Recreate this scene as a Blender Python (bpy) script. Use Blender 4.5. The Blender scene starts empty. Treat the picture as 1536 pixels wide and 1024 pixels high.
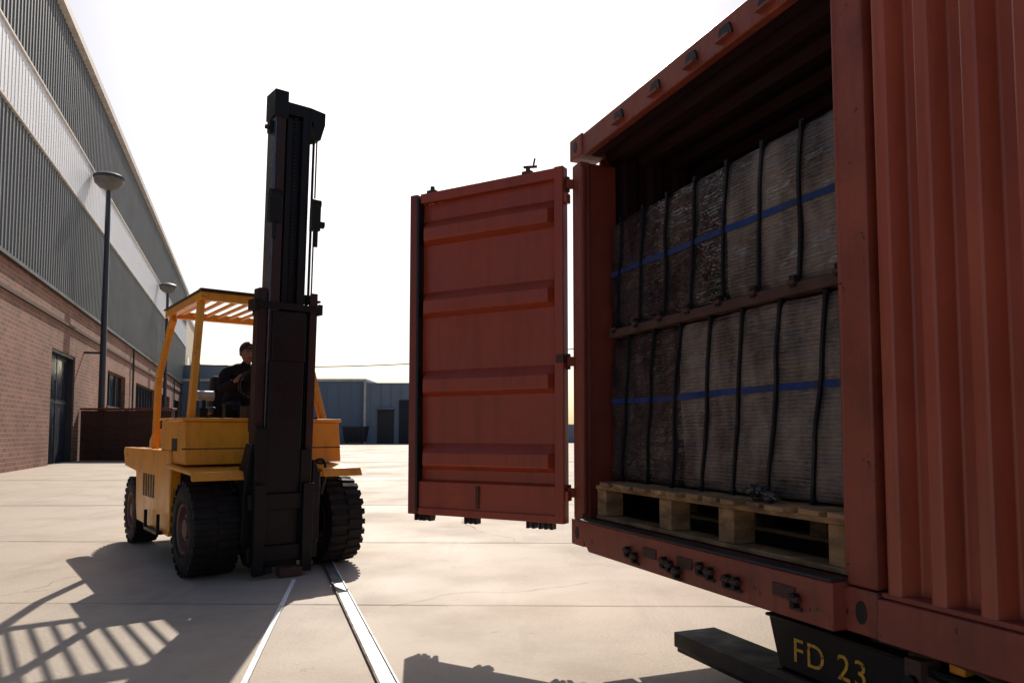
import bpy, bmesh, math, random
from mathutils import Vector, Matrix, noise
random.seed(4)
R=math.radians
scene=bpy.context.scene
# ------------------------------------------------------------------ materials
def mat(name,col,rough=.6,metal=0.,var=.2,scale=3.,bump=.15,bscale=30.,col2=None,thr=(.56,.64),s2=6.,stretch=(1,1,1),spec=.5,dirt=None,dthr=(.5,.75),ds=1.2,bdist=.01,col3=None,st3=(1,1,1),s3=3,thr3=(.5,.7)):
    m=bpy.data.materials.new(name); m.use_nodes=True
    nt=m.node_tree; N=nt.nodes; L=nt.links
    b=N['Principled BSDF']
    tc=N.new('ShaderNodeTexCoord'); mp=N.new('ShaderNodeMapping'); mp.inputs['Scale'].default_value=stretch
    L.new(tc.outputs['Object'],mp.inputs[0])
    def nz(s,d=3,r=.6,src=None):
        n=N.new('ShaderNodeTexNoise'); n.inputs['Scale'].default_value=s; n.inputs['Detail'].default_value=d; n.inputs['Roughness'].default_value=r
        L.new(src or mp.outputs[0],n.inputs['Vector']); return n.outputs['Fac']
    def mix(f,a,c):
        x=N.new('ShaderNodeMix'); x.data_type='RGBA'
        L.new(f,x.inputs[0])
        for i,v in ((6,a),(7,c)):
            if isinstance(v,tuple): x.inputs[i].default_value=(*v[:3],1)
            else: L.new(v,x.inputs[i])
        return x.outputs[2]
    def rng(f,lo,hi,a=0,c=1):
        r=N.new('ShaderNodeMapRange'); r.inputs[1].default_value=lo; r.inputs[2].default_value=hi; r.inputs[3].default_value=a; r.inputs[4].default_value=c
        L.new(f,r.inputs[0]); return r.outputs[0]
    n1=nz(scale)
    c=mix(rng(n1,.3,.7),tuple(x*(1-var) for x in col),tuple(min(1,x*(1+var)) for x in col))
    if dirt: c=mix(rng(nz(ds,6,.7),dthr[0],dthr[1],0,.85),c,dirt)
    if col3:
        mp3=N.new('ShaderNodeMapping'); mp3.inputs['Scale'].default_value=st3; L.new(tc.outputs['Object'],mp3.inputs[0])
        c=mix(rng(nz(s3,4,.65,mp3.outputs[0]),thr3[0],thr3[1],0,.6),c,col3)
    if col2: c=mix(rng(nz(s2,6,.75),thr[0],thr[1]),c,col2)
    L.new(c,b.inputs['Base Color'])
    b.inputs['Metallic'].default_value=metal
    b.inputs['Specular IOR Level'].default_value=spec
    L.new(rng(n1,.3,.7,max(.05,rough-.1),min(1,rough+.12)),b.inputs['Roughness'])
    if bump:
        bp=N.new('ShaderNodeBump'); bp.inputs['Strength'].default_value=bump; bp.inputs['Distance'].default_value=bdist
        L.new(nz(bscale),bp.inputs['Height']); L.new(bp.outputs[0],b.inputs['Normal'])
    return m
def brickmat():
    m=bpy.data.materials.new('brick'); m.use_nodes=True; nt=m.node_tree;N=nt.nodes;L=nt.links;b=N['Principled BSDF']
    tc=N.new('ShaderNodeTexCoord'); sp=N.new('ShaderNodeSeparateXYZ'); cb=N.new('ShaderNodeCombineXYZ')
    L.new(tc.outputs['Object'],sp.inputs[0])
    ad=N.new('ShaderNodeMath'); ad.operation='ADD'; L.new(sp.outputs[0],ad.inputs[0]); L.new(sp.outputs[1],ad.inputs[1])
    L.new(ad.outputs[0],cb.inputs[0]); L.new(sp.outputs[2],cb.inputs[1])
    br=N.new('ShaderNodeTexBrick'); L.new(cb.outputs[0],br.inputs[0])
    br.inputs['Color1'].default_value=(.32,.13,.08,1); br.inputs['Color2'].default_value=(.20,.08,.05,1); br.inputs['Mortar'].default_value=(.34,.25,.19,1)
    br.inputs['Scale'].default_value=1; br.inputs['Mortar Size'].default_value=.016; br.inputs['Brick Width'].default_value=.46; br.inputs['Row Height'].default_value=.16
    n=N.new('ShaderNodeTexNoise'); n.inputs['Scale'].default_value=.5; n.inputs['Detail'].default_value=4; L.new(tc.outputs['Object'],n.inputs[0])
    r=N.new('ShaderNodeMapRange'); r.inputs[1].default_value=.3; r.inputs[2].default_value=.7; r.inputs[3].default_value=.65; r.inputs[4].default_value=1.1; L.new(n.outputs['Fac'],r.inputs[0])
    mx=N.new('ShaderNodeMix'); mx.data_type='RGBA'; mx.blend_type='MULTIPLY'; mx.inputs[0].default_value=1
    L.new(br.outputs[0],mx.inputs[6]); L.new(r.outputs[0],mx.inputs[7])
    L.new(mx.outputs[2],b.inputs['Base Color']); b.inputs['Roughness'].default_value=.85
    bp=N.new('ShaderNodeBump'); bp.inputs['Strength'].default_value=.5; bp.inputs['Distance'].default_value=.02; bp.invert=True
    L.new(br.outputs['Fac'],bp.inputs['Height']); L.new(bp.outputs[0],b.inputs['Normal'])
    return m
def wrapmat(name,base,base2,gl,spec,wv=.25):
    m=bpy.data.materials.new(name); m.use_nodes=True; nt=m.node_tree;N=nt.nodes;L=nt.links;b=N['Principled BSDF']
    tc=N.new('ShaderNodeTexCoord')
    def mp(s,rot=(0,0,0)):
        x=N.new('ShaderNodeMapping'); x.inputs['Scale'].default_value=s; x.inputs['Rotation'].default_value=rot; L.new(tc.outputs['Object'],x.inputs[0]); return x.outputs[0]
    def nz(v,s,d=3):
        n=N.new('ShaderNodeTexNoise'); n.inputs['Scale'].default_value=s; n.inputs['Detail'].default_value=d; n.inputs['Roughness'].default_value=.55; L.new(v,n.inputs[0]); return n.outputs['Fac']
    w=N.new('ShaderNodeTexWave'); w.bands_direction='Z'; w.inputs['Scale'].default_value=18; w.inputs['Distortion'].default_value=.5; w.inputs['Detail'].default_value=1; L.new(mp((1,1,1)),w.inputs[0])
    cre=nz(mp((1,1.0,3),(R(24),0,0)),3.2,4)
    big=nz(mp((1,2.2,1),(R(15),0,0)),2.4,5)
    fine=nz(mp((1,1,9),(R(-8),0,0)),4,2)
    mx=N.new('ShaderNodeMix'); mx.data_type='RGBA'; mx.inputs[6].default_value=(*base,1); mx.inputs[7].default_value=(*base2,1)
    a=N.new('ShaderNodeMath'); a.operation='MULTIPLY_ADD'; L.new(w.outputs['Fac'],a.inputs[0]); a.inputs[1].default_value=wv
    r=N.new('ShaderNodeMapRange'); r.inputs[1].default_value=.40; r.inputs[2].default_value=.58; r.inputs[3].default_value=0; r.inputs[4].default_value=.7; L.new(big,r.inputs[0]); L.new(r.outputs[0],a.inputs[2])
    L.new(a.outputs[0],mx.inputs[0]); L.new(mx.outputs[2],b.inputs['Base Color'])
    rr=N.new('ShaderNodeMapRange'); rr.inputs[1].default_value=.35; rr.inputs[2].default_value=.65; rr.inputs[3].default_value=gl; rr.inputs[4].default_value=gl+.2; L.new(fine,rr.inputs[0]); L.new(rr.outputs[0],b.inputs['Roughness'])
    s=N.new('ShaderNodeMath'); s.operation='MULTIPLY_ADD'; L.new(cre,s.inputs[0]); s.inputs[1].default_value=6.5
    s2=N.new('ShaderNodeMath'); s2.operation='MULTIPLY_ADD'; L.new(w.outputs['Fac'],s2.inputs[0]); s2.inputs[1].default_value=.12
    s3=N.new('ShaderNodeMath'); s3.operation='MULTIPLY'; L.new(fine,s3.inputs[0]); s3.inputs[1].default_value=.7; L.new(s3.outputs[0],s2.inputs[2])
    L.new(s2.outputs[0],s.inputs[2])
    bp=N.new('ShaderNodeBump'); bp.inputs['Strength'].default_value=.7; bp.inputs['Distance'].default_value=.011; L.new(s.outputs[0],bp.inputs['Height']); L.new(bp.outputs[0],b.inputs['Normal'])
    b.inputs['Specular IOR Level'].default_value=spec
    return m

M={}
M['concrete']=mat('concrete',(.44,.355,.28),.7,var=.10,scale=.35,bump=.6,bscale=40,dirt=(.30,.235,.18),dthr=(.44,.72),ds=.7,col2=(.20,.155,.12),thr=(.62,.78),s2=3.2,bdist=.006,spec=.4,col3=(.28,.215,.165),st3=(1.6,.25,1),s3=1.2,thr3=(.54,.74))
M['joint']=mat('slab_joint',(.09,.07,.055),.9,var=.3,scale=3)
M['joint_soft']=mat('hairline_joint',(.24,.19,.15),.9,var=.3,scale=3)
M['red']=mat('container_paint',(.19,.030,.016),.5,var=.15,scale=2.,bump=.12,bscale=25,col2=(.04,.016,.012),thr=(.68,.72),s2=9,dirt=(.11,.022,.014),dthr=(.5,.8),ds=3)
M['redw']=mat('container_paint_wall',(.37,.080,.042),.38,var=.12,scale=1.6,bump=.08,bscale=16,col2=(.07,.025,.018),thr=(.71,.75),s2=8,dirt=(.24,.052,.03),dthr=(.5,.85),ds=2,col3=(.24,.055,.032),st3=(5,5,.35),s3=3)
M['redpost']=mat('container_paint_worn',(.27,.056,.031),.5,var=.18,scale=3,bump=.2,bscale=30,col2=(.028,.014,.011),thr=(.62,.65),s2=11,dirt=(.15,.034,.022),ds=4,col3=(.14,.036,.022),st3=(5,5,.5),s3=3)
M['reddoor']=mat('door_paint',(.32,.042,.014),.40,var=.12,scale=1.8,bump=.08,bscale=18,col2=(.07,.018,.012),thr=(.70,.75),s2=7,dirt=(.20,.028,.012),dthr=(.5,.85),ds=1.7,col3=(.20,.028,.012),st3=(5,5,.5),s3=2.5)
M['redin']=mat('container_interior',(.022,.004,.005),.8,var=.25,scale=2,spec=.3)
M['rust']=mat('rusty_steel',(.07,.030,.021),.75,var=.35,scale=9,bump=.3,bscale=50)
M['black']=mat('black_steel',(.005,.0045,.006),.45,var=.3,scale=5,bump=.15,bscale=30,col2=(.016,.010,.009),thr=(.66,.72),s2=7,spec=.25)
M['mastrail']=mat('mast_rail_steel',(.08,.085,.11),.25,metal=.5,var=.25,scale=5,bump=.1,bscale=25)
M['mastred']=mat('mast_primer',(.026,.007,.007),.5,var=.3,scale=6,spec=.35)
M['yellow']=mat('forklift_yellow',(.76,.285,.014),.34,var=.08,scale=2.5,bump=.05,bscale=12,col2=(.10,.045,.015),thr=(.66,.70),s2=9,dirt=(.46,.17,.016),dthr=(.52,.8),ds=3,col3=(.46,.17,.02),st3=(3,3,.6),s3=4)
M['rubber']=mat('tyre_rubber',(.010,.0085,.0085),.75,var=.3,scale=8,bump=.4,bscale=40,dirt=(.034,.024,.018),dthr=(.5,.8),ds=5,spec=.3)
M['hub']=mat('wheel_hub',(.12,.05,.038),.55,var=.3,scale=8,bump=.2,bscale=30)
M['seat']=mat('black_vinyl',(.008,.008,.010),.5,var=.2,spec=.3)
M['siding']=mat('grey_siding',(.12,.127,.13),.5,metal=.1,var=.1,scale=.4,bump=0,col3=(.09,.095,.1),st3=(1,1,.15),s3=1)
M['sidingw']=mat('white_siding',(.78,.80,.84),.5,var=.06,scale=.4,bump=0)
M['cap']=mat('parapet_cap',(.62,.58,.54),.6,bump=0)
M['brick']=brickmat()
M['glass']=mat('window_glass',(.012,.016,.025),.12,var=.2,bump=0)
M['dframe']=mat('dark_frame',(.025,.025,.03),.5)
M['steeldoor']=mat('blue_grey_door',(.020,.024,.038),.5,var=.2,spec=.3)
M['pole']=mat('pole_paint',(.035,.04,.058),.45)
M['lamp']=mat('lamp_shade',(.14,.13,.12),.5)
M['far']=mat('blue_grey_cladding',(.155,.22,.30),.6,var=.12,scale=.3,bump=0,stretch=(1,1,.2))
M['far2']=mat('grey_cladding',(.19,.24,.30),.6,var=.12,scale=.3,bump=0)
M['cream']=mat('cream_render',(.62,.50,.36),.8,bump=0)
M['steel']=mat('worn_steel',(.36,.35,.35),.4,metal=.5,var=.25,scale=6,bump=.15,bscale=40,col2=(.10,.08,.065),thr=(.56,.66),s2=5)
M['white']=mat('white_paint',(.78,.77,.76),.6,var=.12,scale=5,col2=(.40,.36,.32),thr=(.56,.64),s2=12)
M['wood']=mat('pallet_wood',(.40,.225,.10),.7,var=.35,scale=7,bump=.4,bscale=25,stretch=(1,1,3),dirt=(.08,.042,.022),ds=4,dthr=(.38,.66))
M['darkwood']=mat('dark_timber',(.030,.019,.016),.65,var=.35,scale=6,bump=.3,bscale=25)
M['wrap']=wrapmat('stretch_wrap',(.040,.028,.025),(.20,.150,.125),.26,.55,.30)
M['wrapd']=wrapmat('black_shaded_wrap',(.008,.005,.007),(.060,.042,.040),.14,.6,.12)  # black film tone that also carries the door's shade on far bundles
M['strap']=mat('black_strap',(.006,.006,.009),.35)
M['blue']=mat('blue_tape',(.018,.06,.22),.25,var=.45,scale=5,dirt=(.02,.025,.06),dthr=(.40,.60),ds=5)
M['ytext']=mat('yellow_stencil',(.65,.34,.03),.6,var=.3,scale=20,col2=(.02,.015,.012),thr=(.54,.58),s2=22)
M['floor']=mat('container_floor',(.035,.022,.02),.6,var=.3,scale=6,bump=.3,bscale=30)
M['hose']=mat('hose',(.006,.006,.006),.5)
M['cloth']=mat('work_jacket',(.007,.007,.010),.9,var=.3,scale=9,bump=.4,bscale=25,spec=.2)
M['skin']=mat('skin',(.16,.08,.055),.6,var=.1)

# ------------------------------------------------------------------ mesh builder
class MB:
    def __init__(s): s.bm=bmesh.new(); s.m=[]
    def mi(s,k):
        if k not in s.m: s.m.append(k)
        return s.m.index(k)
    def add(s,vs,fs,k,X=None):
        i=s.mi(k)
        V=[s.bm.verts.new((X@Vector(v)) if X else v) for v in vs]
        for f in fs:
            try:
                q=s.bm.faces.new([V[j] for j in f]); q.material_index=i; q.smooth=True
            except ValueError: pass
        return V
    def box(s,a,b,k,X=None):
        x0,y0,z0=a; x1,y1,z1=b
        vs=[(x0,y0,z0),(x1,y0,z0),(x1,y1,z0),(x0,y1,z0),(x0,y0,z1),(x1,y0,z1),(x1,y1,z1),(x0,y1,z1)]
        s.add(vs,[(0,3,2,1),(4,5,6,7),(0,1,5,4),(1,2,6,5),(2,3,7,6),(3,0,4,7)],k,X)
    def hexa(s,vs,k,X=None):
        s.add(vs,[(0,3,2,1),(4,5,6,7),(0,1,5,4),(1,2,6,5),(2,3,7,6),(3,0,4,7)],k,X)
    def prism(s,poly,axis,lo,hi,k,X=None):
        def P(p,h):
            if axis=='x': return (h,p[0],p[1])
            if axis=='y': return (p[0],h,p[1])
            return (p[0],p[1],h)
        n=len(poly)
        vs=[P(p,lo) for p in poly]+[P(p,hi) for p in poly]
        fs=[tuple(range(n))[::-1],tuple(range(n,2*n))]+[(i,(i+1)%n,n+(i+1)%n,n+i) for i in range(n)]
        s.add(vs,fs,k,X)
    def cyl(s,p0,p1,r,k,seg=16,r2=None,X=None):
        p0=Vector(p0);p1=Vector(p1);d=(p1-p0).normalized()
        u=d.orthogonal().normalized();v=d.cross(u); r2=r if r2 is None else r2
        vs=[]
        for p,rr in ((p0,r),(p1,r2)):
            for i in range(seg):
                t=2*math.pi*i/seg; vs.append(tuple(p+u*math.cos(t)*rr+v*math.sin(t)*rr))
        fs=[tuple(range(seg))[::-1],tuple(range(seg,2*seg))]+[(i,(i+1)%seg,seg+(i+1)%seg,seg+i) for i in range(seg)]
        s.add(vs,fs,k,X)
    def tube(s,pts,r,k,seg=8):
        for a,b in zip(pts,pts[1:]): s.cyl(a,b,r,k,seg)
    def lathe(s,prof,k,seg=32,X=None):
        vs=[];n=len(prof)
        for i in range(seg):
            t=2*math.pi*i/seg
            for x,r in prof: vs.append((x,r*math.cos(t),r*math.sin(t)))
        fs=[]
        for i in range(seg):
            for j in range(n-1):
                a=i*n+j;b=((i+1)%seg)*n+j
                fs.append((a,a+1,b+1,b))
        s.add(vs,fs,k,X)
    def ell(s,c,r,k,X=None,seg=20,fn=None):
        vs=[];rings=14
        for j in range(rings+1):
            ph=math.pi*j/rings
            for i in range(seg):
                t=2*math.pi*i/seg
                v=Vector((math.sin(ph)*math.cos(t),math.sin(ph)*math.sin(t),math.cos(ph)))
                if fn: v=fn(v)
                vs.append((c[0]+v.x*r[0],c[1]+v.y*r[1],c[2]+v.z*r[2]))
        fs=[(j*seg+i,j*seg+(i+1)%seg,(j+1)*seg+(i+1)%seg,(j+1)*seg+i) for j in range(rings) for i in range(seg)]
        s.add(vs,fs,k,X)
    def obj(s,name,parent=None,bevel=0,ang=35):
        bmesh.ops.recalc_face_normals(s.bm,faces=s.bm.faces)
        me=bpy.data.meshes.new(name); s.bm.to_mesh(me); s.bm.free()
        for k in s.m: me.materials.append(M[k])
        me.set_sharp_from_angle(angle=R(ang))
        o=bpy.data.objects.new(name,me); scene.collection.objects.link(o)
        if parent: o.parent=parent
        if bevel:
            b=o.modifiers.new('bevel','BEVEL'); b.width=bevel; b.segments=2; b.limit_method='ANGLE'; b.angle_limit=R(40)
        return o
def empty(name,loc=(0,0,0),rz=0,parent=None,rot=None):
    e=bpy.data.objects.new(name,None); scene.collection.objects.link(e); e.location=loc; e.rotation_euler=rot or (0,0,rz)
    if parent: e.parent=parent
    return e

# ------------------------------------------------------------------ ground
b=MB(); b.add([(-1500,-300,0),(1500,-300,0),(1500,2500,0),(-1500,2500,0)],[(0,1,2,3)],'concrete'); b.obj('ground')
b=MB()
def strip(b,p,q,w,z,k,h=None):
    p=Vector((p[0],p[1],0));q=Vector((q[0],q[1],0));d=(q-p).normalized();n=Vector((-d.y,d.x,0))*w/2
    if h is None:
        b.add([tuple(p+n+Vector((0,0,z))),tuple(q+n+Vector((0,0,z))),tuple(q-n+Vector((0,0,z))),tuple(p-n+Vector((0,0,z)))],[(0,1,2,3)],k)
    else:
        vs=[p+n,q+n,q-n,p-n]
        b.hexa([tuple(v+Vector((0,0,z))) for v in vs]+[tuple(v+Vector((0,0,h))) for v in vs],k)
for (z,dx,k,w) in ((5.65,.02,'joint',.010),(8.8,.02,'joint',.016),(13.4,-.02,'joint',.035),(20,.01,'joint_soft',.07),(32,.01,'joint_soft',.1),(50,0,'joint_soft',.14)):
    pts=[]
    x=-45.
    while x<30:
        pts.append((x,z-dx*x+random.uniform(-.006,.006))); x+=.5
    for p,q in zip(pts,pts[1:]): strip(b,p,q,w*random.uniform(.6,1.2),.004,k)
strip(b,(-9.2,1),(-25.2,47),.03,.0045,'joint_soft')
b.obj('concrete_slab_joints')
b=MB()
for (x,y,a,n) in ((-.9,5.6,1.2,26),(.1,8.8,2.4,30),(-4.2,5.7,.9,24),(-7,13.5,2.0,40)):
    for i in range(n):
        a+=random.uniform(-.45,.45); L_=random.uniform(.04,.10)*(1 if y<10 else 2)
        q=(x+math.cos(a)*L_,y+math.sin(a)*L_); strip(b,(x,y),q,.004*random.uniform(.5,1.3)*(1 if y<10 else 2),.0048,'joint'); x,y=q
        a=a*.97+.03*1.4
b.obj('concrete_cracks')
b=MB()
p=Vector((-1.73,7.14));q=Vector((-.615,3.83));d=(q-p).normalized();n=Vector((-d.y,d.x))
p2=p-d*.9;q2=q+d*4
strip(b,p2,q2,.080,.004,'steel',.008)
strip(b,p2+n*.048,q2+n*.048,.012,.004,'white',.018)
strip(b,p2-n*.048,q2-n*.048,.016,.004,'rust',.020)
b.obj('steel_floor_rail',bevel=.002)
b=MB()
p=Vector((-1.86,6.3));q=Vector((-1.37,3.83));d=(q-p).normalized()
strip(b,p-d*.3,q+d*3.5,.034,.004,'white',.012)
b.obj('white_floor_rail',bevel=.002)

# ------------------------------------------------------------------ left building
BA=math.atan(.357)
bld=empty('brick_warehouse',(-7.8,0,0),BA)
T0,T1=14,95
ops=[(14.8,19.0,0,4.6),(20.6,24.2,2.8,4.75),(30.9,35.1,0,4.65),(43.3,49.6,2.75,4.75),(54.3,65.6,2.75,4.75),(70,78,2.75,4.75),(83,90,2.75,4.75)]
b=MB(); y=T0
for (a,c,z0,z1) in ops:
    b.box((-.4,y,0),(0,a,6.9),'brick')
    b.box((-.4,a,z1),(0,c,6.9),'brick')
    if z0>0: b.box((-.4,a,0),(0,c,z0),'brick')
    y=c
b.box((-.4,y,0),(0,T1,6.9),'brick')
b.box((-30,T0,0),(-.4,T1,6.9),'brick')
b.obj('brick_walls',bld)
b=MB()
for i,(a,c,z0,z1) in enumerate(ops):
    if z0==0:
        b.box((-.36,a+.1,.0),(-.28,c-.1,z1-.1),'steeldoor')
        b.box((-.30,a,0),(-.05,a+.12,z1),'dframe'); b.box((-.30,c-.12,0),(-.05,c,z1),'dframe'); b.box((-.30,a+.12,z1-.12),(-.05,c-.12,z1),'dframe')
        b.box((-.28,(a+c)/2-.04,0),(-.25,(a+c)/2+.04,z1-.15),'dframe')
        b.box((-.275,a+.15,2.5),(-.24,c-.15,2.6),'dframe')
        b.box((-.28,a+.3,2.7),(-.262,c-.3,z1-.3),'glass')
    else:
        b.box((-.34,a,z0),(-.30,c,z1),'glass')
        n=max(2,int((c-a)/1.6))
        for j in range(n+1):
            yy=a+(c-a)*j/n; b.box((-.30,yy-.05,z0),(-.22,yy+.05,z1),'dframe')
        b.box((-.30,a,z0),(-.2,c,z0+.08),'dframe'); b.box((-.30,a,z1-.08),(-.2,c,z1),'dframe')
        b.box((-.1,a-.1,z0-.12),(.06,c+.1,z0-.003),'rust')
b.obj('windows_and_doors',bld)
def siding(name,parent,y0,y1,z0,z1,k,per=.36,dep=.045,x0=.02):
    b=MB(); prof=[];y=y0
    while y<y1:
        prof+= [(x0,y),(x0,y+per*.5),(x0+dep,y+per*.62),(x0+dep,y+per*.88)]; y+=per
    vs=[(x,yy,z0) for x,yy in prof]+[(x,yy,z1) for x,yy in prof]; n=len(prof)
    b.add(vs,[(i,i+1,n+i+1,n+i) for i in range(n-1)],k)
    return b.obj(name,parent,ang=10)
siding('lower_siding',bld,T0,T1,6.95,11.6,'siding',dep=.035)
siding('white_band',bld,T0,T1,11.62,13.9,'sidingw',dep=.014,x0=.05)
siding('upper_siding',bld,T0,T1,13.92,18.0,'siding',dep=.035)
b=MB()
b.box((-30,T0,6.9),(0,T1,18.0),'siding')
b.box((-30,T0-.2,18.0),(.3,T1+.2,18.35),'cap')
b.box((0.004,T0,6.82),(.16,T1,6.95),'dframe')
b.box((0.004,T0,5.80),(.10,T1,5.92),'rust')
b.box((.02,T0,11.56),(.13,T1,11.64),'cap'); b.box((.02,T0,13.86),(.13,T1,13.94),'cap')
for yy in (52,68,81): b.cyl((.12,yy,0),(.12,yy,6.8),.06,'dframe',8)
b.obj('roof_and_trims',bld)
b=MB()
b.box((-25,T1+.3,0),(-.5,T1+38,16.6),'cream'); b.box((-25.2,T1+.3,16.6),(-.3,T1+38.2,17.1),'cap')
for j in range(5):
    b.box((-.5,T1+3+j*7,2.5),(-.44,T1+6+j*7,5.2),'glass')
    b.box((-.5,T1+3+j*7,9),(-.44,T1+6+j*7,11.5),'glass')
b.obj('cream_annex',bld)
b=MB()
x=-20.
while x<-15.8:
    b.box((x,34.3,0),(x+.98,34.6,2.3),'rust'); b.box((x+.99,34.26,0),(x+1.05,34.62,2.32),'rust')
    for z in (.4,.95,1.5,2.05): b.box((x+.04,34.27,z),(x+.94,34.299,z+.12),'rust')
    x+=1.06
b.box((-20.0,34.22,2.33),(-15.7,34.68,2.42),'red')
b.obj('rusty_steel_barrier',bevel=.01)
def lamp(name,t):
    c=Vector((-7.8,0,0))+Matrix.Rotation(BA,3,'Z')@Vector((.8,t,0))
    e=empty(name,c,BA)
    b=MB()
    b.cyl((0,0,0),(0,0,12.9),.16,'pole',12,r2=.11)
    b.box((-.25,-.25,0),(.25,.25,.08),'pole')
    b.cyl((0,0,0.08),(0,0,.6),.18,'pole',12,r2=.14)
    b.box((-.82,-.05,5),(0,.05,5.1),'pole')
    b.obj('pole',e)
    b=MB()
    X=Matrix.Translation((0,0,12.9))@Matrix.Rotation(R(-90),4,'Y')
    b.lathe([(0,.1),(.05,.16),(.15,.42),(.35,.62),(.55,.66),(.58,.64)],'lamp',24,X)
    b.lathe([(.58,.66),(.62,.70),(.68,.70),(.8,.5),(.9,.2),(.92,.0)],'pole',24,X)
    b.obj('lamp_head',e)
lamp('street_lamp',36.9); lamp('street_lamp',65.0)

# ------------------------------------------------------------------ far warehouse
far=empty('grey_warehouse',(0,0,0))
b=MB()
b.box((-60,86,0),(-17.0,120,7.2),'far'); b.box((-16.9,85.4,0),(-9.5,120,7.0),'far2')
b.box((-60,85.8,7.2),(-16.95,120,7.5),'cap'); b.box((-60,88,7.5),(-34,118,9.3),'far2')
b.box((-17.1,85.2,0),(-16.85,85.4,7.1),'cap')
b.box((-9.45,85,0),(-9.0,120,7.3),'far')
x=-58
while x<-17: b.box((x,85.94,0),(x+.12,86,7.2),'far2'); x+=1.4
x=-16.4
while x<-9.7: b.box((x,85.35,0),(x+.1,85.4,7.0),'far'); x+=1.2
b.obj('walls',far)
b=MB()
b.box((-15.5,85.25,0),(-13.6,85.35,3.9),'dframe'); b.box((-15.6,84.6,3.9),(-13.5,85.35,4.1),'far')
b.box((-13.0,85.2,0),(-9.9,85.345,5.0),'steeldoor')
b.box((-24.5,85.8,0),(-22.3,85.93,3),'steeldoor'); b.box((-30.5,85.8,2),(-27.3,85.93,3.4),'glass')
for z in (1,2,3,4): b.box((-13.0,85.15,z),(-9.9,85.2,z+.06),'dframe')
b.obj('doors',far)
e=empty('waste_bin',(-17.3,82,0)); b=MB(); s=1.1
b.hexa([(-s,-.7,.2),(s,-.7,.2),(s,.7,.2),(-s,.7,.2),(-s*1.15,-.9,1.8),(s*1.15,-.9,1.8),(s*1.15,.9,1.8),(-s*1.15,.9,1.8)],'steeldoor')
b.box((-s*1.2,-.95,1.8),(s*1.2,.95,1.95),'dframe')
for i in (-.5,0,.5): b.box((s*i-.05,-.95,.3),(s*i+.05,-.8,1.8),'dframe')
for i in (-.8,.8): b.cyl((s*i,-.6,.12),(s*i+.1,-.6,.12),.12,'black')
b.obj('bin_body',e)
b=MB(); b.box((-9,92,0),(60,92.3,2.2),'far2'); b.box((-9,91.95,2.2),(60,92.35,2.3),'cap')
for i in range(15): b.box((-8+i*4.5,91.8,0),(-7.6+i*4.5,91.99,2.3),'cap')
b.obj('boundary_wall')
e=empty('utility_cable')
b=MB(); pts=[]
for i in range(25):
    t=i/24; pts.append((-34+44*t,80,8.6-1.3*4*t*(1-t)*.8+2.2*t))
b.tube(pts,.05,'hose',5); b.cyl((-34,80,0),(-34,80,8.8),.14,'pole',8); b.cyl((10,80,0),(10,80,11.0),.14,'pole',8)
b.obj('cable_and_poles',e)

# ------------------------------------------------------------------ container
CA=math.atan2(.367,.930)
O=Vector((.39,4.71,.6))
con=empty('shipping_container',O,CA)
H=2.58; NP=-2.32; NPi=-2.19; END=-6.06
b=MB()
b.box((0,-.115,.16),(.07,0,H-.16),'redpost')
b.box((.07,-.10,.16),(.27,-.02,H-.16),'red')
b.box((.0,-.14,.2),(.03,-.115,H-.2),'red')
b.box((-.012,-.15,0),(.17,.012,.16),'redpost'); b.box((-.012,-.15,H-.13),(.17,.012,H+.01),'redpost')
b.box((0,NP,.16),(.12,NPi,H-.10),'redpost')
b.box((-.012,NP-.012,0),(.17,NPi+.01,.155),'redpost')
b.box((-.004,NPi-.012,.2),(.03,NPi+.006,H-.2),'redpost')
b.obj('corner_posts',con,bevel=.008)
b=MB()
def oval(y,z,ry,rz):
    n=24; b.prism([(y+ry*math.cos(6.2832*i/n),z+rz*math.sin(6.2832*i/n)) for i in range(n)],'x',-.0145,-.0125,'hose')
oval(-2.262,.078,.024,.040); oval(-.07,.08,.024,.040); oval(-.07,H-.06,.024,.036)
b.obj('casting_holes',con)
b=MB()
b.box((0,END,H-.14),(.05,-.15,H),'redpost')
b.box((.05,END,H-.03),(.30,-.13,H),'red')
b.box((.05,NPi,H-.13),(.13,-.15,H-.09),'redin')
b.obj('top_rail',con,bevel=.006)
b=MB()
for yy in (-.62,-1.0,-1.32,-1.58,-1.85,-2.05):
    b.prism([(yy-.05,H-.10),(yy+.055,H-.10),(yy+.035,H-.045),(yy-.03,H-.045)],'x',-.012,-.001,'hose')
    b.box((-.03,yy-.045,H-.112),(.0-.001,yy+.05,H-.100),'redpost')
b.obj('rail_lashing_points',con)
b=MB()
b.prism([(-.16,.17),(-.33,.0),(NPi,.0),(NPi,.17)],'x',-.07,-.002,'redpost')
b.box((-.075,NPi,.1705),(.0,-.155,.182),'floor')
b.box((0,NPi,.0),(.1,-.15,.165),'red')
b.box((-.02,END,.0),(.06,NP-.014,.14),'redpost')
b.box((.0,END,.1405),(.08,NP-.014,.16),'redpost')
b.obj('bottom_rail',con,bevel=.006)
b=MB()
for yy,z in ((-.80,.05),(-.87,.03),(-1.14,.05),(-1.19,.04),(-1.25,.02),(-1.43,.07),(-1.50,.06),(-1.62,.05),(-1.68,.05),(-2.02,.05)):
    b.box((-.10,yy-.013,z),(-.072,yy+.013,z+.05),'black')
    b.cyl((-.09,yy-.025,z+.03),(-.09,yy+.025,z+.03),.012,'rust',10)
    b.box((-.085,yy-.03,z-.012),(-.072,yy+.03,z),'rust')
for yy in (-1.0,-1.3,-1.95): b.box((-.076,yy-.06,.07),(-.0715,yy+.06,.12),'rust')
b.obj('lock_keepers',con,bevel=.003)
b=MB()
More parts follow.
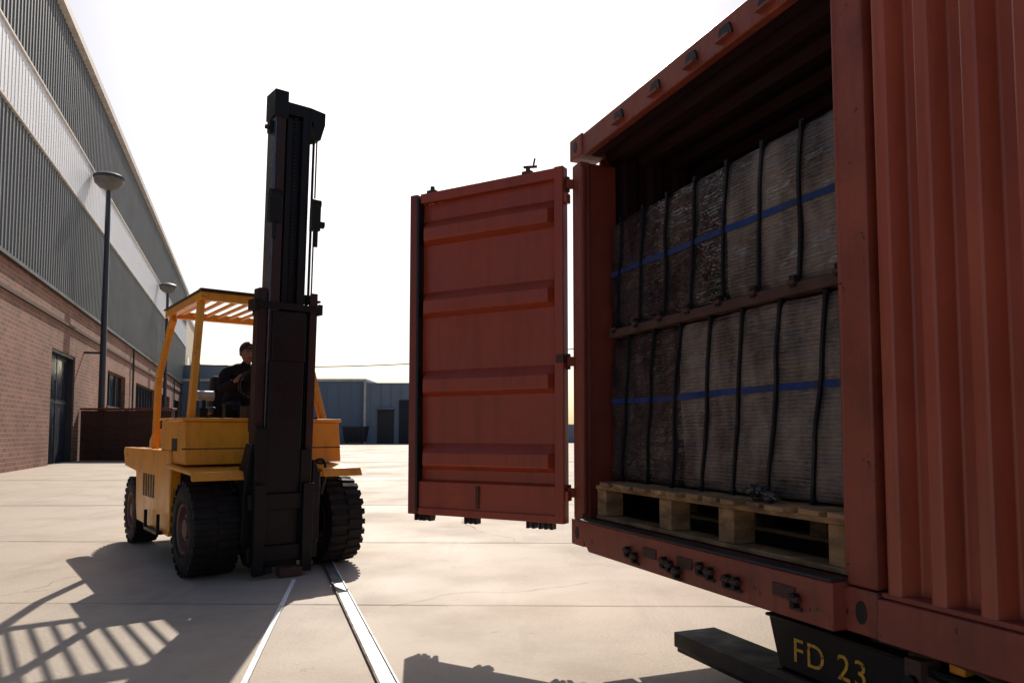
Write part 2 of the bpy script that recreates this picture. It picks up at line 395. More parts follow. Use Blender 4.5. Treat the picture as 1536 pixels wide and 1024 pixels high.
b.box((.1,END,.10),(2.4,-.05,.17),'floor')
b.box((.0,END,.0),(.1,END+.1,H),'red')
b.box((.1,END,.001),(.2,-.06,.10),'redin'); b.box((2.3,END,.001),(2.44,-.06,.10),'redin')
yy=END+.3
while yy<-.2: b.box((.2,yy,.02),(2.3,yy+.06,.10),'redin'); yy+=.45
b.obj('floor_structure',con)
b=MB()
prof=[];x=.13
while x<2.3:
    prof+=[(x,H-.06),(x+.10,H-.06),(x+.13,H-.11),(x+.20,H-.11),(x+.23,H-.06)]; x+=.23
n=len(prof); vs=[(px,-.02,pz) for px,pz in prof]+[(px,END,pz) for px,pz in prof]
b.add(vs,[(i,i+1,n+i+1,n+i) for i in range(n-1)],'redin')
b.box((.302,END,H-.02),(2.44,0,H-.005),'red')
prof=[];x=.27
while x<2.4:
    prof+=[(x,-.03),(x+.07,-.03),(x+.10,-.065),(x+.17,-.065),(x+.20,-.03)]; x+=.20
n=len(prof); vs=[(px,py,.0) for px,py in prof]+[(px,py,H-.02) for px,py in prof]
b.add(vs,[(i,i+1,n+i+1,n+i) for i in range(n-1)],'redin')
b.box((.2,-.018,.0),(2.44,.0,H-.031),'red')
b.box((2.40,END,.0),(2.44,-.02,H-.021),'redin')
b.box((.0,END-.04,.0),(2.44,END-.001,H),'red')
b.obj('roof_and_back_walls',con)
b=MB(); prof=[(.055,NP)]; y=NP-.03
while y>END:
    prof+=[(.004,y-.012),(.004,y-.060),(.075,y-.085),(.075,y-.135)]; y-=.162
n=len(prof); vs=[(px,py,.15) for px,py in prof]+[(px,py,H-.13) for px,py in prof]
b.add(vs,[(i,i+1,n+i+1,n+i) for i in range(n-1)],'redw')
b.obj('corrugated_side',con,bevel=.006,ang=20)
b=MB()
for z in (.32,1.15,2.3):
    b.cyl((-.03,.012,z-.05),(-.03,.012,z+.05),.018,'rust',12)
    b.box((-.045,-.02,z-.03),(0,.005,z+.03),'redpost')
b.obj('hinges',con,bevel=.003)
door=empty('open_door',(-.06,.013,.0),R(128.7),con)
z0=.727-.6; z1=3.01-.6; W=1.21
b=MB()
b.box((-.02,-.03,z0),(.045,.045,z1),'reddoor')
b.box((W-.065,-.035,z0),(W,.035,z1),'red'); b.box((W-.085,-.03,z0+.03),(W-.066,.042,z1-.03),'hose')
b.box((.045,-.03,z1-.07),(W-.086,.028,z1),'reddoor')
b.box((.045,-.03,z0),(W-.086,.03,z0+.05),'reddoor')
b.obj('door_frame',door,bevel=.006)
b=MB()
ribs=[2.71,2.19,1.63,1.12]
prof=[(-.02,z1-.07)]
for r in ribs:
    zc=r-.6
    prof+=[(-.02,zc+.105),(.035,zc+.045),(.042,zc+.035),(.042,zc-.04),(.035,zc-.05),(-.02,zc-.08)]
prof+=[(-.02,.37),(.02,.355),(.02,z0+.05)]
n=len(prof)
xa,xb=.05,W-.086
vs=[]
NX=24
for i in range(NX+1):
    x=xa+(xb-xa)*i/NX
    for p,z in prof:
        e=min(1,min(x-xa,xb-x)/.045)
        pp=-.02+(p+.02)*e if z>.36 else p
        vs.append((x,pp+noise.noise(Vector((x*4,0,z*4)))*.007,z))
b.add(vs,[(i*n+j,i*n+j+1,(i+1)*n+j+1,(i+1)*n+j) for i in range(NX) for j in range(n-1)],'reddoor')
b.box((.05,-.045,z0+.05),(W-.075,-.036,z1-.07),'reddoor')
b.box((.62,.0275,z0+.06),(.645,.032,.34),'rust')
b.obj('door_panel',door,bevel=.003,ang=20)
b=MB()
for x in (.12,.20,.70,1.06,1.14):
    b.cyl((x,-.07,z0-.03),(x,-.07,z1+.03),.016,'rust',12)
for x in (.09,.13,.17,.22,.26,.66,.70,.74,1.04,1.09,1.12,1.16):
    b.box((x-.010,-.05,z0-.045),(x+.010,.01,z0-.001),'black')
for x in (.26,1.04):
    b.box((x-.035,-.03,z1+.001),(x+.035,.02,z1+.02),'rust')
    b.cyl((x,-.005,z1+.02),(x,-.005,z1+.05),.016,'rust',10)
b.cyl((.20,-.02,z1+.05),(.29,0,z1+.055),.010,'rust',8); b.cyl((.215,0,z1+.055),(.205,0,z1+.10),.007,'rust',8)
b.box((-.025,-.04,1.14),(.03,.055,1.19),'rust')
for z in (.3,2.2): b.box((-.045,-.02,z-.03),(-.021,.036,z+.03),'reddoor')
b.obj('lock_rods',door,bevel=.002)

# ------------------------------------------------------------------ pallets
def pallet(y0,y1,blocks,dx=0):
    e=empty('wooden_pallet',O,CA)
    b=MB()
    for yb in blocks:
        for x in (.08,.62,1.18):
            b.box((x+dx,yb-.055,.195),(x+.12+dx,yb+.055,.352),'wood')
    for x in (.075,.62,1.18):
        b.box((x+dx,y0,.172),(x+.125+dx,y1,.194),'wood')
        b.box((x-.004+dx,y0,.353),(x+.125+dx,y1,.378),'wood')
    y=y0+.01
    while y<y1-.1:
        w=.10+random.uniform(-.02,.02)
        a=random.uniform(-.01,.01)
        x0=.03+random.uniform(-.03,.02)+dx
        b.hexa([(x0,y,.379),(1.32,y+a,.379),(1.32,y+w+a,.379),(x0,y+w,.379),(x0,y,.400),(1.32,y+a,.403),(1.32,y+w+a,.403),(x0,y+w,.403)],'wood')
        y+=w+.055+random.uniform(-.01,.012)
    b.obj('pallet_boards',e,bevel=.004)
pallet(-2.17,-.16,(-.22,-.91,-1.41,-2.08))
pallet(-4.4,-2.4,(-2.48,-3.0,-3.7,-4.3),.09)
e=empty('crumpled_wrap',O,CA)
b=MB()
for i in range(6):
    cx,cy,cz=.09+random.uniform(-.03,.03),-1.66+random.uniform(-.07,.07),.425+random.uniform(-.01,.03)
    b.ell((cx,cy,cz),(.03,.045,.022),'wrapd',fn=lambda v:v*(1+noise.noise(v*1.6+Vector((i,0,0)))*.6))
b.obj('film_scraps',e)

# ------------------------------------------------------------------ cargo
def cargo(name,zb,zt,tilt,phase,bandz,x0=.2,xd=2.2,ya=-.16,yb=-4.4):
    e=empty(name,O,CA)
    sp=.255
    ys=[]; y=phase
    while y>yb: ys.append(y); y-=sp
    y=phase+sp
    while y<ya: ys.append(y); y+=sp
    def off(y,z):
        f=(zt-z)/(zt-zb); yy=y-tilt*f
        k=((yy-phase)/sp)%1.0
        bul=min(1,math.sin(math.pi*k)*4)
        n=noise.noise(Vector((y*2.4+z*1.5,z*3,zb*3)))*.022+noise.noise(Vector((y*9,z*7,7)))*.005
        edge=max(0,min(1,(z-zb)/.03,(zt-z)/.03))
        return -bul*.004*(.35+.65*edge)+n+(1-edge)*.010
    b=MB()
    nu,nv=330,26
    V=[]
    for j in range(nv+1):
        z=zb+(zt-zb)*j/nv
        for i in range(nu+1):
            y=ya+(yb-ya)*i/nu
            k=((y-phase)/sp)%1.0
            zz=z+(j/nv)**4*(min(1,math.sin(math.pi*k)*3)*.004+noise.noise(Vector((y*3,3,3)))*.010)
            V.append((x0+off(y,z),y,zz))
    for i in range(nu+1):
        y=ya+(yb-ya)*i/nu; zz=V[nv*(nu+1)+i][2]
        V.append((x0+.3,y,zz+.01))
    for i in range(nu+1):
        y=ya+(yb-ya)*i/nu; V.append((xd,y,zt))
    F=[]
    for j in range(nv+2):
        for i in range(nu):
            a=j*(nu+1)+i; F.append((a,a+1,a+nu+2,a+nu+1))
    b.add(V,F,'wrap')
    b.box((x0+.04,yb,zb+.002),(xd,yb+.01,zt-.02),'wrap'); b.box((x0+.04,ya-.012,zb+.002),(xd,ya-.002,zt-.02),'wrap')
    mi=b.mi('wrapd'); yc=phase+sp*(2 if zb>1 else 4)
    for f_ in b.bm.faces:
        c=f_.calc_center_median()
        if c.y>yc: f_.material_index=mi  # far bundles get the darker wrap, door shade put into their colour
    b.obj('wrapped_block',e,ang=60)
    b=MB()
    for y in ys:
        jit=random.uniform(-.012,.012); w=.0075
        n=14;vs=[]
        for q in range(n+1):
            f=q/n; z=zt+.012-f*(zt-zb); yy=y+jit+tilt*f+math.sin(f*3.1)*.004
            vs.append((x0-.012+off(yy,min(zt-.05,max(zb+.05,z)))*.8,yy,z))
        for q in range(n):
            a=vs[q];c=vs[q+1]
            b.hexa([(c[0]-.004,c[1]-w,c[2]),(c[0]+.014,c[1]-w,c[2]),(c[0]+.014,c[1]+w,c[2]),(c[0]-.004,c[1]+w,c[2]),(a[0]-.004,a[1]-w,a[2]),(a[0]+.014,a[1]-w,a[2]),(a[0]+.014,a[1]+w,a[2]),(a[0]-.004,a[1]+w,a[2])],'strap')
        b.box((x0-.012,y+jit-w,zt+.010),(x0+.35,y+jit+w,zt+.016),'strap')
        b.box((x0-.018,y+jit-.012,zt-.005),(x0+.01,y+jit+.012,zt+.020),'strap')
        yy=y+jit+tilt
        if zb>1:
            b.box((x0-.045,yy-.016,zb-.03),(x0-.012,yy+.016,zb+.02),'strap')
            b.cyl((x0-.045,yy-.022,zb-.01),(x0-.045,yy+.022,zb-.01),.010,'rust',8)
        else: b.box((x0-.02,yy-.010,zb-.02),(x0-.0,yy+.010,zb+.01),'strap')
    b.obj('vertical_straps',e)
    b=MB()
    n=300; pa=[]
    for i in range(n+1):
        y=ya+(yb-ya)*i/n; z=bandz+noise.noise(Vector((y*1.5,zb,1)))*.010
        pa.append((x0+off(y,z)-.004,y,z))
    vs=[(x,y,z-.016) for x,y,z in pa]+[(x,y,z+.016) for x,y,z in pa]
    b.add(vs,[(i,i+1,n+2+i,n+1+i) for i in range(n)],'blue')
    b.obj('blue_tape_band',e)
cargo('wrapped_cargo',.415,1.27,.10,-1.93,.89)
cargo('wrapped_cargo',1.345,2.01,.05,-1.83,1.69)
e=empty('dunnage_board',O,CA)
b=MB(); b.box((.165,-4.4,1.285),(.30,-.17,1.335),'rust'); b.box((1.8,-4.4,1.285),(1.95,-.17,1.335),'darkwood')
b.obj('board',e,bevel=.004)

# ------------------------------------------------------------------ trailer chassis
ch=empty('trailer_chassis',(O.x,O.y,0),CA)
b=MB()
b.prism([(-1.66,.525),(-1.72,.33),(-7.5,.33),(-7.5,.525)],'x',.10,.22,'black')
b.prism([(-1.66,.525),(-1.72,.33),(-7.5,.33),(-7.5,.525)],'x',2.2,2.32,'black')
b.box((.08,-7.5,.526),(.26,-1.66,.54),'black')
b.box((.08,-7.5,.318),(.26,-1.72,.329),'black')
for y in (-1.85,-2.25,-3.2,-4.4,-5.6):
    b.box((.12,y-.08,.541),(2.3,y+.08,.597),'black')
for y in (-1.9,-3.0,-4.2,-5.4,-7.2):
    b.box((.22,y-.05,.36),(2.2,y+.05,.50),'black')
b.box((.06,-2.585,.545),(.11,-2.53,.60),'yellow')
b.obj('main_beams',ch,bevel=.006)
b=MB()
b.box((.25,-3.9,.13),(.52,-.72,.21),'darkwood'); b.box((.27,-3.9,.10),(.29,-.72,.129),'black')
for y in (-2.1,-3.6): b.box((.3,y-.08,.0),(.48,y+.08,.128),'darkwood'); b.box((.3,y-.05,.21),(.48,y+.05,.33),'black')
b.obj('lower_bumper_beam',ch,bevel=.006)
b=MB()
for k in range(4):
    z=.56-.03*k
    pts=[(.05-.01*k,-2.4-i*.12,z+.02*math.sin(i*1.3+k)+.01*math.cos(i*3.1*k)) for i in range(22)]
    b.tube(pts,.011,'hose' if k%2 else 'rust',6)
for y in (-2.45,-2.75,-2.95,-3.1): b.box((-.0,y-.03,.45),(.09,y+.03,.57),'rust'); b.cyl((-.02,y,.5),(.04,y,.5),.022,'black',10)
b.obj('cables_and_twistlocks',ch)
b=MB()
for yw in (-4.9,-6.2):
    for xw in (.05,2.1):
        X=Matrix.Translation((xw,yw,.42))
        b.lathe([(0,.2),(0,.36),(.03,.42),(.26,.42),(.29,.36),(.29,.2)],'rubber',28,X); b.lathe([(.02,.0),(.02,.2),(.1,.22),(.27,.22),(.27,.0)],'hub',20,X)
    b.cyl((.1,yw,.42),(2.3,yw,.42),.06,'black',10)
b.obj('wheels',ch)
def text(s,size,parent,loc,k):
    c=bpy.data.curves.new('stencil_lettering','FONT'); c.body=s; c.size=size; c.extrude=.0008; c.space_character=1.15
    o=bpy.data.objects.new('stencil_lettering',c); scene.collection.objects.link(o); c.materials.append(M[k]); o.parent=parent
    Mx=Matrix(((0,0,-1),(-1,0,0),(0,1,0))); o.rotation_euler=Mx.to_euler(); o.location=loc
text('FD 23',.135,ch,(.0985,-1.80,.375),'ytext'); text('MAX 40T',.04,ch,(.0985,-2.22,.36),'ytext')

# ------------------------------------------------------------------ forklift
fk=empty('forklift',(-2.30,7.225,0),R(37))
def wheel(b,cx,cy,r,w):
    X=Matrix.Translation((cx,cy,r))
    h=w/2
    prof=[(-h*.82,r*.52),(-h*.98,r*.62),(-h,r*.8),(-h*.86,r*.94),(-h*.6,r*.955),(h*.6,r*.955),(h*.86,r*.94),(h,r*.8),(h*.98,r*.62),(h*.82,r*.52)]
    b.lathe(prof,'rubber',40,X)
    for s in (-1,1):
        b.lathe([(s*h*.80,r*.55),(s*h*.93,r*.52),(s*h*.88,r*.48),(s*h*.62,r*.45),(s*h*.55,r*.24),(s*h*.85,r*.20),(s*h*.9,0.0)],'hub',28,X)
    for i in range(8):
        t=2*math.pi*i/8
        for s in (-1,1):
            b.cyl((cx+s*h*.5,cy+math.cos(t)*r*.34,r+math.sin(t)*r*.34),(cx+s*h*.70,cy+math.cos(t)*r*.34,r+math.sin(t)*r*.34),r*.035,'steel',6)
    n=26
    for i in range(n):
        for s in (-1,1):
            t=2*math.pi*(i+(.5 if s>0 else 0))/n
            Y=X@Matrix.Rotation(t,4,'X')
            a=.055*r/.4; x0,x1=(.03*h*s),(h*.97*s)
            if x0>x1:x0,x1=x1,x0
            b.hexa([(x0,-a*.5,r*.93),(x1,-a*.5,r*.87),(x1,a*.5,r*.87),(x0,a*.5,r*.93),(x0,-a*.42,r*1.0),(x1,-a*.42,r*.975),(x1,a*.42,r*.975),(x0,a*.42,r*1.0)],'rubber',Y)
b=MB()
wheel(b,-.64,0,.43,.42); wheel(b,.58,0,.43,.36)
wheel(b,-.68,2.60,.39,.28); wheel(b,.68,2.60,.39,.28)
b.cyl((-.5,0,.43),(.5,0,.43),.10,'black',14); b.cyl((-.6,2.60,.39),(.6,2.60,.39),.08,'black',14)
b.obj('wheels',fk,ang=30)
b=MB()
b.box((-.38,-.2,.28),(.38,2.9,.92),'black')
b.box((-.70,.62,.34),(-.39,2.05,.45),'black'); b.box((.39,.62,.34),(.66,2.05,.45),'black')
b.obj('chassis',fk,bevel=.01)
b=MB()
for s in (-1,1):
    x0,x1=(-.84,-.74) if s<0 else (.66,.76)
    b.prism([(.55,.30),(2.05,.33),(2.12,.5),(2.16,.86),(2.85,.90),(2.95,1.08),(2.9,1.12),(.52,1.12),(.50,.9)],'x',x0,x1,'yellow')
    xa,xb=sorted((s*.70,s*.42))
    b.box((xa-(.06 if s<0 else 0),.52,1.06),(xb,2.9,1.115),'yellow')
    xo=-.88 if s<0 else .70
    xa,xb=sorted((xo,s*.30))
    b.hexa([(xa,-.42,.925),(xb,-.42,.925),(xb,.53,.965),(xa,.53,.965),(xa,-.42,.955),(xb,-.42,.955),(xb,.53,1.0),(xa,.53,1.0)],'yellow')
    b.hexa([(xa,-.47,.88),(xb,-.47,.88),(xb,-.44,.88),(xa,-.44,.88),(xa,-.422,.955),(xb,-.422,.955),(xb,-.40,.958),(xa,-.40,.958)],'yellow')
    xi=-.84 if s<0 else .72
    b.box((xi,.51,.35),(xi+.04,.545,1.0),'yellow')
b.hexa([(-.82,.05,1.0),(.70,.05,1.0),(.70,.62,1.0),(-.82,.62,1.0),(-.82,.11,1.40),(.70,.11,1.40),(.70,.62,1.42),(-.82,.62,1.42)],'yellow')
b.box((-.84,.09,1.402),(.72,.66,1.435),'yellow')
for x0,x1 in ((-.82,-.62),(.50,.70)):
    b.box((x0,.622,1.0),(x1,1.02,1.42),'yellow'); b.box((x0-.02 if x0<0 else x0,.662,1.422),(x1 if x0<0 else x1+.02,1.05,1.44),'yellow')
b.box((-.42,1.15,1.0),(.42,2.3,1.30),'yellow'); b.box((-.62,.622,1.0),(.50,1.149,1.08),'black')
b.prism([(2.35,.45),(3.05,.55),(3.18,.8),(3.15,1.2),(2.9,1.34),(2.35,1.34)],'x',-.52,.52,'yellow')
b.obj('yellow_body',fk,bevel=.018)
b=MB()
for i in range(5): b.box((-.845,1.2+i*.12,.62),(-.8405,1.26+i*.12,.86),'black')
b.box((-.825,.35,1.12),(-.8215,.55,1.24),'black')
b.box((-.90,.75,.30),(-.72,1.35,.33),'black'); b.box((-.90,.75,.331),(-.87,.77,.50),'black'); b.box((-.90,1.33,.331),(-.87,1.35,.50),'black')
b.box((-.84,.07,1.14),(.70,.095,1.152),'rust')
b.box((-.2,.15,1.436),(.35,.50,1.56),'black')
b.cyl((.05,.45,1.5),(.06,.80,1.80),.022,'black',10)
X=Matrix.Translation((.06,.81,1.82))@Matrix.Rotation(R(-60),4,'X')
k=24
for i in range(k):
    t0=2*math.pi*i/k;t1=2*math.pi*(i+1)/k
    b.cyl(tuple(X@Vector((math.cos(t0)*.18,math.sin(t0)*.18,0))),tuple(X@Vector((math.cos(t1)*.18,math.sin(t1)*.18,0))),.014,'black',6)
for i in range(3):
    t=2*math.pi*i/3; b.cyl(tuple(X@Vector((0,0,0))),tuple(X@Vector((math.cos(t)*.18,math.sin(t)*.18,0))),.012,'black',6)
for i in range(4): b.cyl((.32+i*.05,.45,1.5),(.32+i*.05,.50,1.74),.009,'steel',6); b.cyl((.32+i*.05,.50,1.74),(.32+i*.05,.505,1.77),.018,'black',8)
b.cyl((-.55,.5,1.43),(-.55,.5,1.62),.02,'black',8); b.cyl((-.62,.5,1.66),(-.46,.5,1.66),.05,'steel',12)
for dx,dy,h in ((-.40,.3,.14),(-.33,.35,.09),(-.62,.35,.10)): b.box((dx,dy,1.436),(dx+.07,dy+.1,1.436+h),'black')
b.obj('controls',fk,bevel=.003)
b=MB()
b.hexa([(-.2,1.15,1.30),(.32,1.15,1.30),(.32,1.66,1.30),(-.2,1.66,1.30),(-.19,1.15,1.47),(.31,1.15,1.47),(.30,1.66,1.44),(-.18,1.66,1.44)],'seat')
b.hexa([(-.21,1.60,1.40),(.33,1.60,1.40),(.33,1.77,1.40),(-.21,1.77,1.40),(-.15,1.72,1.95),(.27,1.72,1.95),(.27,1.84,1.95),(-.15,1.84,1.95)],'seat')
b.box((-.27,1.28,1.50),(-.21,1.65,1.58),'seat'); b.box((.33,1.28,1.50),(.39,1.65,1.58),'seat')
b.obj('seat',fk,bevel=.045)
b=MB()
def beam(b,p,q,w,d,k):
    p=Vector(p);q=Vector(q);z=(q-p).normalized(); x=Vector((1,0,0)); x=(x-z*x.dot(z)).normalized(); y=z.cross(x)
    vs=[]
    for c in (p,q):
        for sx,sy in ((-1,-1),(1,-1),(1,1),(-1,1)): vs.append(tuple(c+x*sx*w/2+y*sy*d/2))
    b.hexa(vs,k)
GZ=2.58; GX=-.62
for xb_,xt_ in ((-.72,GX),(.60,.48)):
    beam(b,(xb_,.30,1.42),(xt_,.42 if xb_<0 else .75,GZ),.06,.09,'yellow')
    pts=[(xb_,1.80,1.1),(xb_*.99,1.76,1.9),(xt_*1.02,1.72,2.35),(xt_,1.66,2.48),(xt_,1.54,2.56)]
    for p,q in zip(pts,pts[1:]): beam(b,p,q,.06,.10,'yellow')
b.obj('guard_posts',fk,bevel=.008)
b=MB()
for s in (GX,.48): b.box((s-.035,.30,GZ),(s+.035,1.80,GZ+.08),'yellow')
b.box((GX+.036,.30,GZ),(.444,.37,GZ+.08),'yellow'); b.box((GX+.036,1.73,GZ),(.444,1.80,GZ+.08),'yellow')
b.box((GX-.05,.25,GZ+.081),(.54,.33,GZ+.105),'mastred'); b.box((GX-.05,.331,GZ+.081),(GX+.04,1.82,GZ+.10),'mastred')
x=GX+.10
while x<.42:
    b.box((x,.371,GZ+.03),(x+.035,1.729,GZ+.06),'yellow'); x+=.13
b.obj('guard_roof',fk,bevel=.005)
# mast
ms=empty('mast',(-.10,-.36,.0),0,fk,rot=(R(3.0),0,0))
b=MB()
for s in (-1,1):
    x=s*.235
    b.box((x-.035,-.08,.12),(x+.035,-.06,2.60),'mastred'); b.box((x-.035,.07,.12),(x+.035,.09,2.60),'mastred')
    xo=x+s*.025; b.box((min(xo,xo+s*.015),-.059,.12),(max(xo,xo+s*.015),.069,2.60),'mastred')
b.box((-.27,.092,2.36),(.27,.12,2.50),'black'); b.box((-.29,-.11,2.42),(.31,-.082,2.48),'black'); b.box((-.27,.092,1.3),(.27,.12,1.45),'black'); b.box((-.29,.092,.2),(.29,.14,.5),'black')
for s in (-1,1): b.box((s*.295-.02,-.10,2.40),(s*.295+.02,.11,2.50),'black')
b.obj('outer_channels',ms,bevel=.004)
b=MB()
b.box((-.195,-.10,.3),(-.180,.11,4.28),'mastrail'); b.box((-.179,-.10,.3),(-.10,-.083,4.28),'mastred'); b.box((-.179,.093,.3),(-.10,.11,4.28),'mastred')
b.box((.130,-.07,.3),(.145,.09,4.22),'black'); b.box((.07,-.07,.3),(.129,-.055,4.22),'black'); b.box((.07,.075,.3),(.129,.09,4.22),'black')
b.box((-.21,-.115,4.16),(-.085,.13,4.40),'black'); b.box((-.084,-.06,4.22),(.139,.10,4.33),'black')
b.prism([(.14,4.33),(.29,4.31),(.29,4.20),(.25,4.05),(.20,4.03),(.17,4.2),(.14,4.22)],'y',-.06,.08,'black')
b.box((-.23,-.05,4.02),(-.197,.03,4.13),'black'); b.cyl((-.26,-.01,4.07),(-.23,-.01,4.07),.02,'rust',10)
b.obj('inner_channels',ms,bevel=.004)
b=MB()
b.cyl((-.025,.02,.2),(-.025,.02,4.22),.038,'black',18); b.cyl((.045,.03,.2),(.045,.03,4.22),.042,'black',18)
b.box((-.055,-.02,.3),(.10,-.012,4.2),'black')
for i in range(95):
    z=.9+i*.035; b.box((.0,-.034,z),(.03,-.022,z+.024),'black')
b.cyl((.205,-.0,.8),(.205,-.0,4.06),.013,'black',8)
b.cyl((.235,-.0,2.6),(.235,-.0,4.1),.008,'hose',8)
for x0,x1,z in ((-.225,-.12,3.35),(.17,.25,3.33)):
    b.box((x0,-.13,z-.15),(x1,-.05,z+.07),'black'); b.cyl((x0,-.10,z+.10),(x1,-.10,z+.10),.045,'black',14); b.cyl((x0+.05,-.10,z-.15),(x0+.05,-.10,z-.30),.018,'black',10)
b.cyl((.25,-.08,3.25),(.30,-.08,3.25),.035,'black',12)
b.obj('lift_cylinders_and_chains',ms,bevel=.002)
b=MB()
b.box((-.33,-.17,.16),(.31,-.11,.30),'black'); b.box((-.33,-.17,.62),(.31,-.11,.76),'black')
b.box((-.28,-.145,.14),(-.18,-.085,1.35),'black'); b.box((.14,-.145,.14),(.24,-.085,1.15),'black')
b.box((-.179,-.13,.1),(.139,-.09,1.95),'black')
b.box((-.16,-.125,1.951),(.15,-.105,2.40),'black')
for x in (-.24,.20):
    b.box((x-.05,-.21,.05),(x+.05,-.172,.85),'black')
b.prism([(-.28,.1),(-.36,.35),(-.34,.95),(-.29,1.2),(-.26,1.2),(-.26,.1)],'y',-.08,.10,'black')
b.prism([(.28,.1),(.36,.3),(.36,.8),(.28,1.05)],'y',-.08,.10,'black')
b.cyl((-.15,-.15,.06),(-.15,-.15,.12),.05,'black'); b.box((-.05,-.22,.02),(.16,-.13,.10),'rust')
b.cyl((-.34,.14,.75),(-.34,.5,.95),.04,'black',12); b.cyl((.34,.14,.75),(.34,.5,.95),.04,'black',12)
b.obj('carriage',ms,bevel=.006)
b=MB()
for k,(x,amp) in enumerate(((.26,.05),(.30,.08),(-.42,.03))):
    pts=[(x+amp*math.sin(i*.55),-.40+.03*i,.5+.9*abs(math.sin(i*.26+k*.4))*.6) for i in range(13)]
    b.tube(pts,.016,'hose',6)
b.obj('hydraulic_hoses',fk)

# ------------------------------------------------------------------ operator (seated)
op=empty('forklift_operator',(-2.30,7.225,0),R(37))
def skin(name,verts,edges,k,parent,lv=2):
    me=bpy.data.meshes.new(name); me.from_pydata([v[0] for v in verts],edges,[]); me.materials.append(M[k])
    o=bpy.data.objects.new(name,me); scene.collection.objects.link(o); o.parent=parent
    m=o.modifiers.new('skin','SKIN'); m.use_smooth_shade=True
    for i,v in enumerate(verts):
        r=v[1]; me.skin_vertices[0].data[i].radius=r if isinstance(r,tuple) else (r,r)
    me.skin_vertices[0].data[0].use_root=True
    s=o.modifiers.new('sub','SUBSURF'); s.levels=lv; s.render_levels=lv
    return o
cx=.06
V=[((cx,1.46,1.56),(.165,.13)),((cx,1.42,1.72),(.15,.11)),((cx+.01,1.34,1.90),(.175,.12)),((cx+.015,1.29,1.99),(.11,.085)),((cx+.02,1.235,2.05),.058),((cx+.02,1.21,2.10),.052)]
E=[(0,1),(1,2),(2,3),(3,4),(4,5)]
for s in (-1,1):
    n=len(V)
    V+=[((cx+s*.19,1.30,1.965),.075),((cx+s*.255,1.21,1.76),.056),((cx+s*.17,1.00,1.84),.040)]
    E+=[(3,n),(n,n+1),(n+1,n+2)]
    n=len(V)
    V+=[((cx+s*.11,1.36,1.54),.098),((cx+s*.15,1.02,1.58),.074),((cx+s*.15,.93,1.26),.052),((cx+s*.15,.90,1.15),.046)]
    E+=[(0,n),(n,n+1),(n+1,n+2),(n+2,n+3)]
skin('body',V,E,'cloth',op)
for s in (-1,1):
    w_=Vector((cx+s*.172,1.005,1.838)); g=Vector((cx+s*.155,.885,1.885))
    V=[(tuple(w_),(.028,.022)),(tuple(w_.lerp(g,.55)),(.038,.017))]; E=[(0,1)]
    for f in range(4):
        o_=(f-1.5)*.020; L_=(.9,1.0,.95,.78)[f]
        base=w_.lerp(g,.8)+Vector((-s*o_*.3,0,o_)); n=len(V)
        V+=[(tuple(base),.010),(tuple(base+Vector((-s*.006,-.034*L_,.012))),.0095),(tuple(base+Vector((-s*.012,-.046*L_,-.012))),.0085),(tuple(base+Vector((-s*.014,-.026*L_,-.026))),.008)]
        E+=[(1,n),(n,n+1),(n+1,n+2),(n+2,n+3)]
    n=len(V); tb=w_.lerp(g,.4)+Vector((-s*.028,0,.012))
    V+=[(tuple(tb),.012),(tuple(tb+Vector((-s*.022,-.03,.010))),.010),(tuple(tb+Vector((-s*.020,-.052,-.004))),.009)]
    E+=[(1,n),(n,n+1),(n+1,n+2)]
    skin('hand',V,E,'skin',op,1)
b=MB()
hc=(cx+.02,1.175,2.175)
def hf(v):
    w=v.copy()
    if v.z<0: w.x*=1+.25*v.z; w.y*=1+.10*v.z
    if v.y<-.6 and abs(v.x)<.28 and -.35<v.z<.12: w.y-=.22*(1-abs(v.x)/.28)
    if v.y<-.7 and abs(v.z-.08)<.12 and .2<abs(v.x)<.55: w.y+=.06
    return w
b.ell(hc,(.078,.100,.118),'skin',fn=hf,seg=28)
for s in (-1,1): b.ell((hc[0]+s*.080,hc[1]+.01,hc[2]),(.012,.022,.034),'skin',seg=12)
for s in (-1,1): b.ell((hc[0]+s*.030,hc[1]-.087,hc[2]+.012),(.010,.008,.007),'black',seg=10)
b.ell((hc[0],hc[1]-.085,hc[2]-.058),(.024,.010,.006),'hub',seg=10)
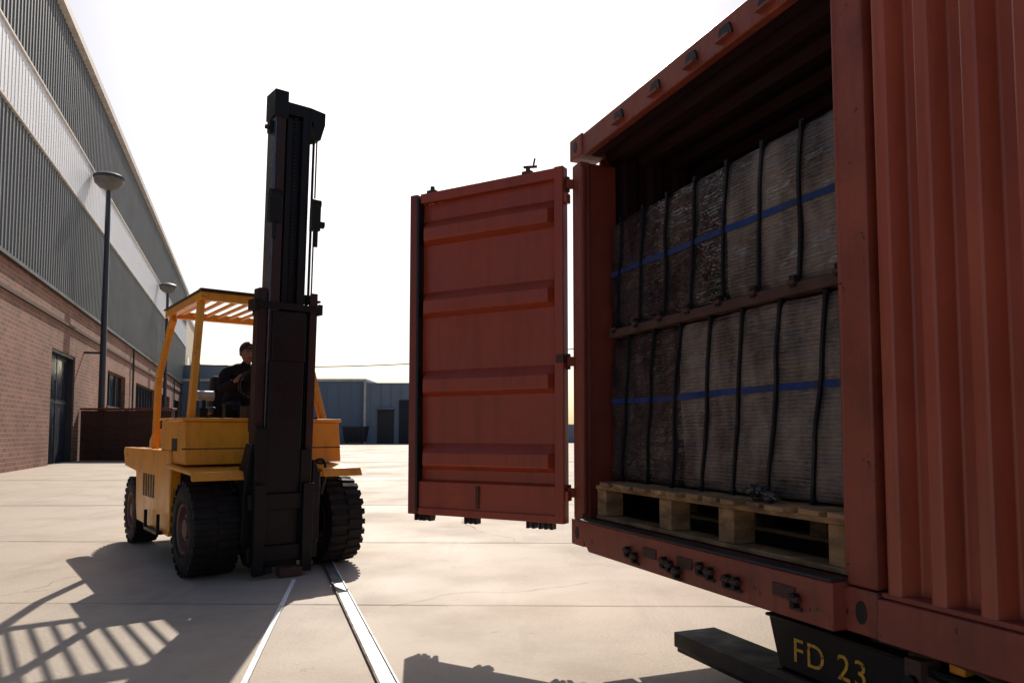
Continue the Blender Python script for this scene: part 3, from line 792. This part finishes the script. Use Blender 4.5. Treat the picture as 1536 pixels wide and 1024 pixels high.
b.ell((hc[0],hc[1]+.02,hc[2]+.035),(.088,.106,.100),'black',seg=24)
b.prism([(-.07,-.06),(.07,-.06),(.055,-.14),(0,-.165),(-.055,-.14)],'z',.045,.055,'black',X=Matrix.Translation(hc))
b.obj('head_and_cap',op,ang=50)
b=MB()
for s in (-1,1):
    b.hexa([(cx+s*.15-.045,.70,1.085),(cx+s*.15+.045,.70,1.085),(cx+s*.15+.042,.97,1.085),(cx+s*.15-.042,.97,1.085),(cx+s*.15-.035,.72,1.12),(cx+s*.15+.035,.72,1.12),(cx+s*.15+.045,.96,1.20),(cx+s*.15-.045,.96,1.20)],'seat')
b.obj('boots',op,bevel=.018)

# ------------------------------------------------------------------ light
az=Vector((-.124,1,0)).normalized(); EL=R(37.8)
S=Vector((az.x*math.cos(EL),az.y*math.cos(EL),math.sin(EL)))
ld=bpy.data.lights.new('sun','SUN'); ld.energy=5; ld.angle=R(.5); ld.color=(1,.92,.80)
lo=bpy.data.objects.new('sun',ld); scene.collection.objects.link(lo); lo.rotation_euler=S.to_track_quat('Z','Y').to_euler(); lo.location=(0,20,30)
w=bpy.data.worlds.new('World'); scene.world=w; w.use_nodes=True; nt=w.node_tree
bg=nt.nodes['Background']; sk=nt.nodes.new('ShaderNodeTexSky'); sk.sky_type='NISHITA'; sk.sun_disc=False
sk.sun_elevation=EL; sk.sun_rotation=math.atan2(az.x,az.y); sk.dust_density=2.2; sk.air_density=1.; sk.ozone_density=1.2
nt.links.new(sk.outputs[0],bg.inputs[0]); bg.inputs[1].default_value=.10
cd=bpy.data.cameras.new('camera'); cam=bpy.data.objects.new('camera',cd); scene.collection.objects.link(cam); scene.camera=cam
cam.location=(0,0,1.3); P=3.5; cam.rotation_euler=(R(90+P),0,0); cd.lens=26; cd.sensor_width=36; cd.clip_end=5000; cd.clip_start=.05
f=26/36*1536
cd.shift_y=(136-f*math.tan(R(P)))/1536
scene.view_settings.view_transform='Standard'; scene.view_settings.look='None'; scene.view_settings.exposure=0
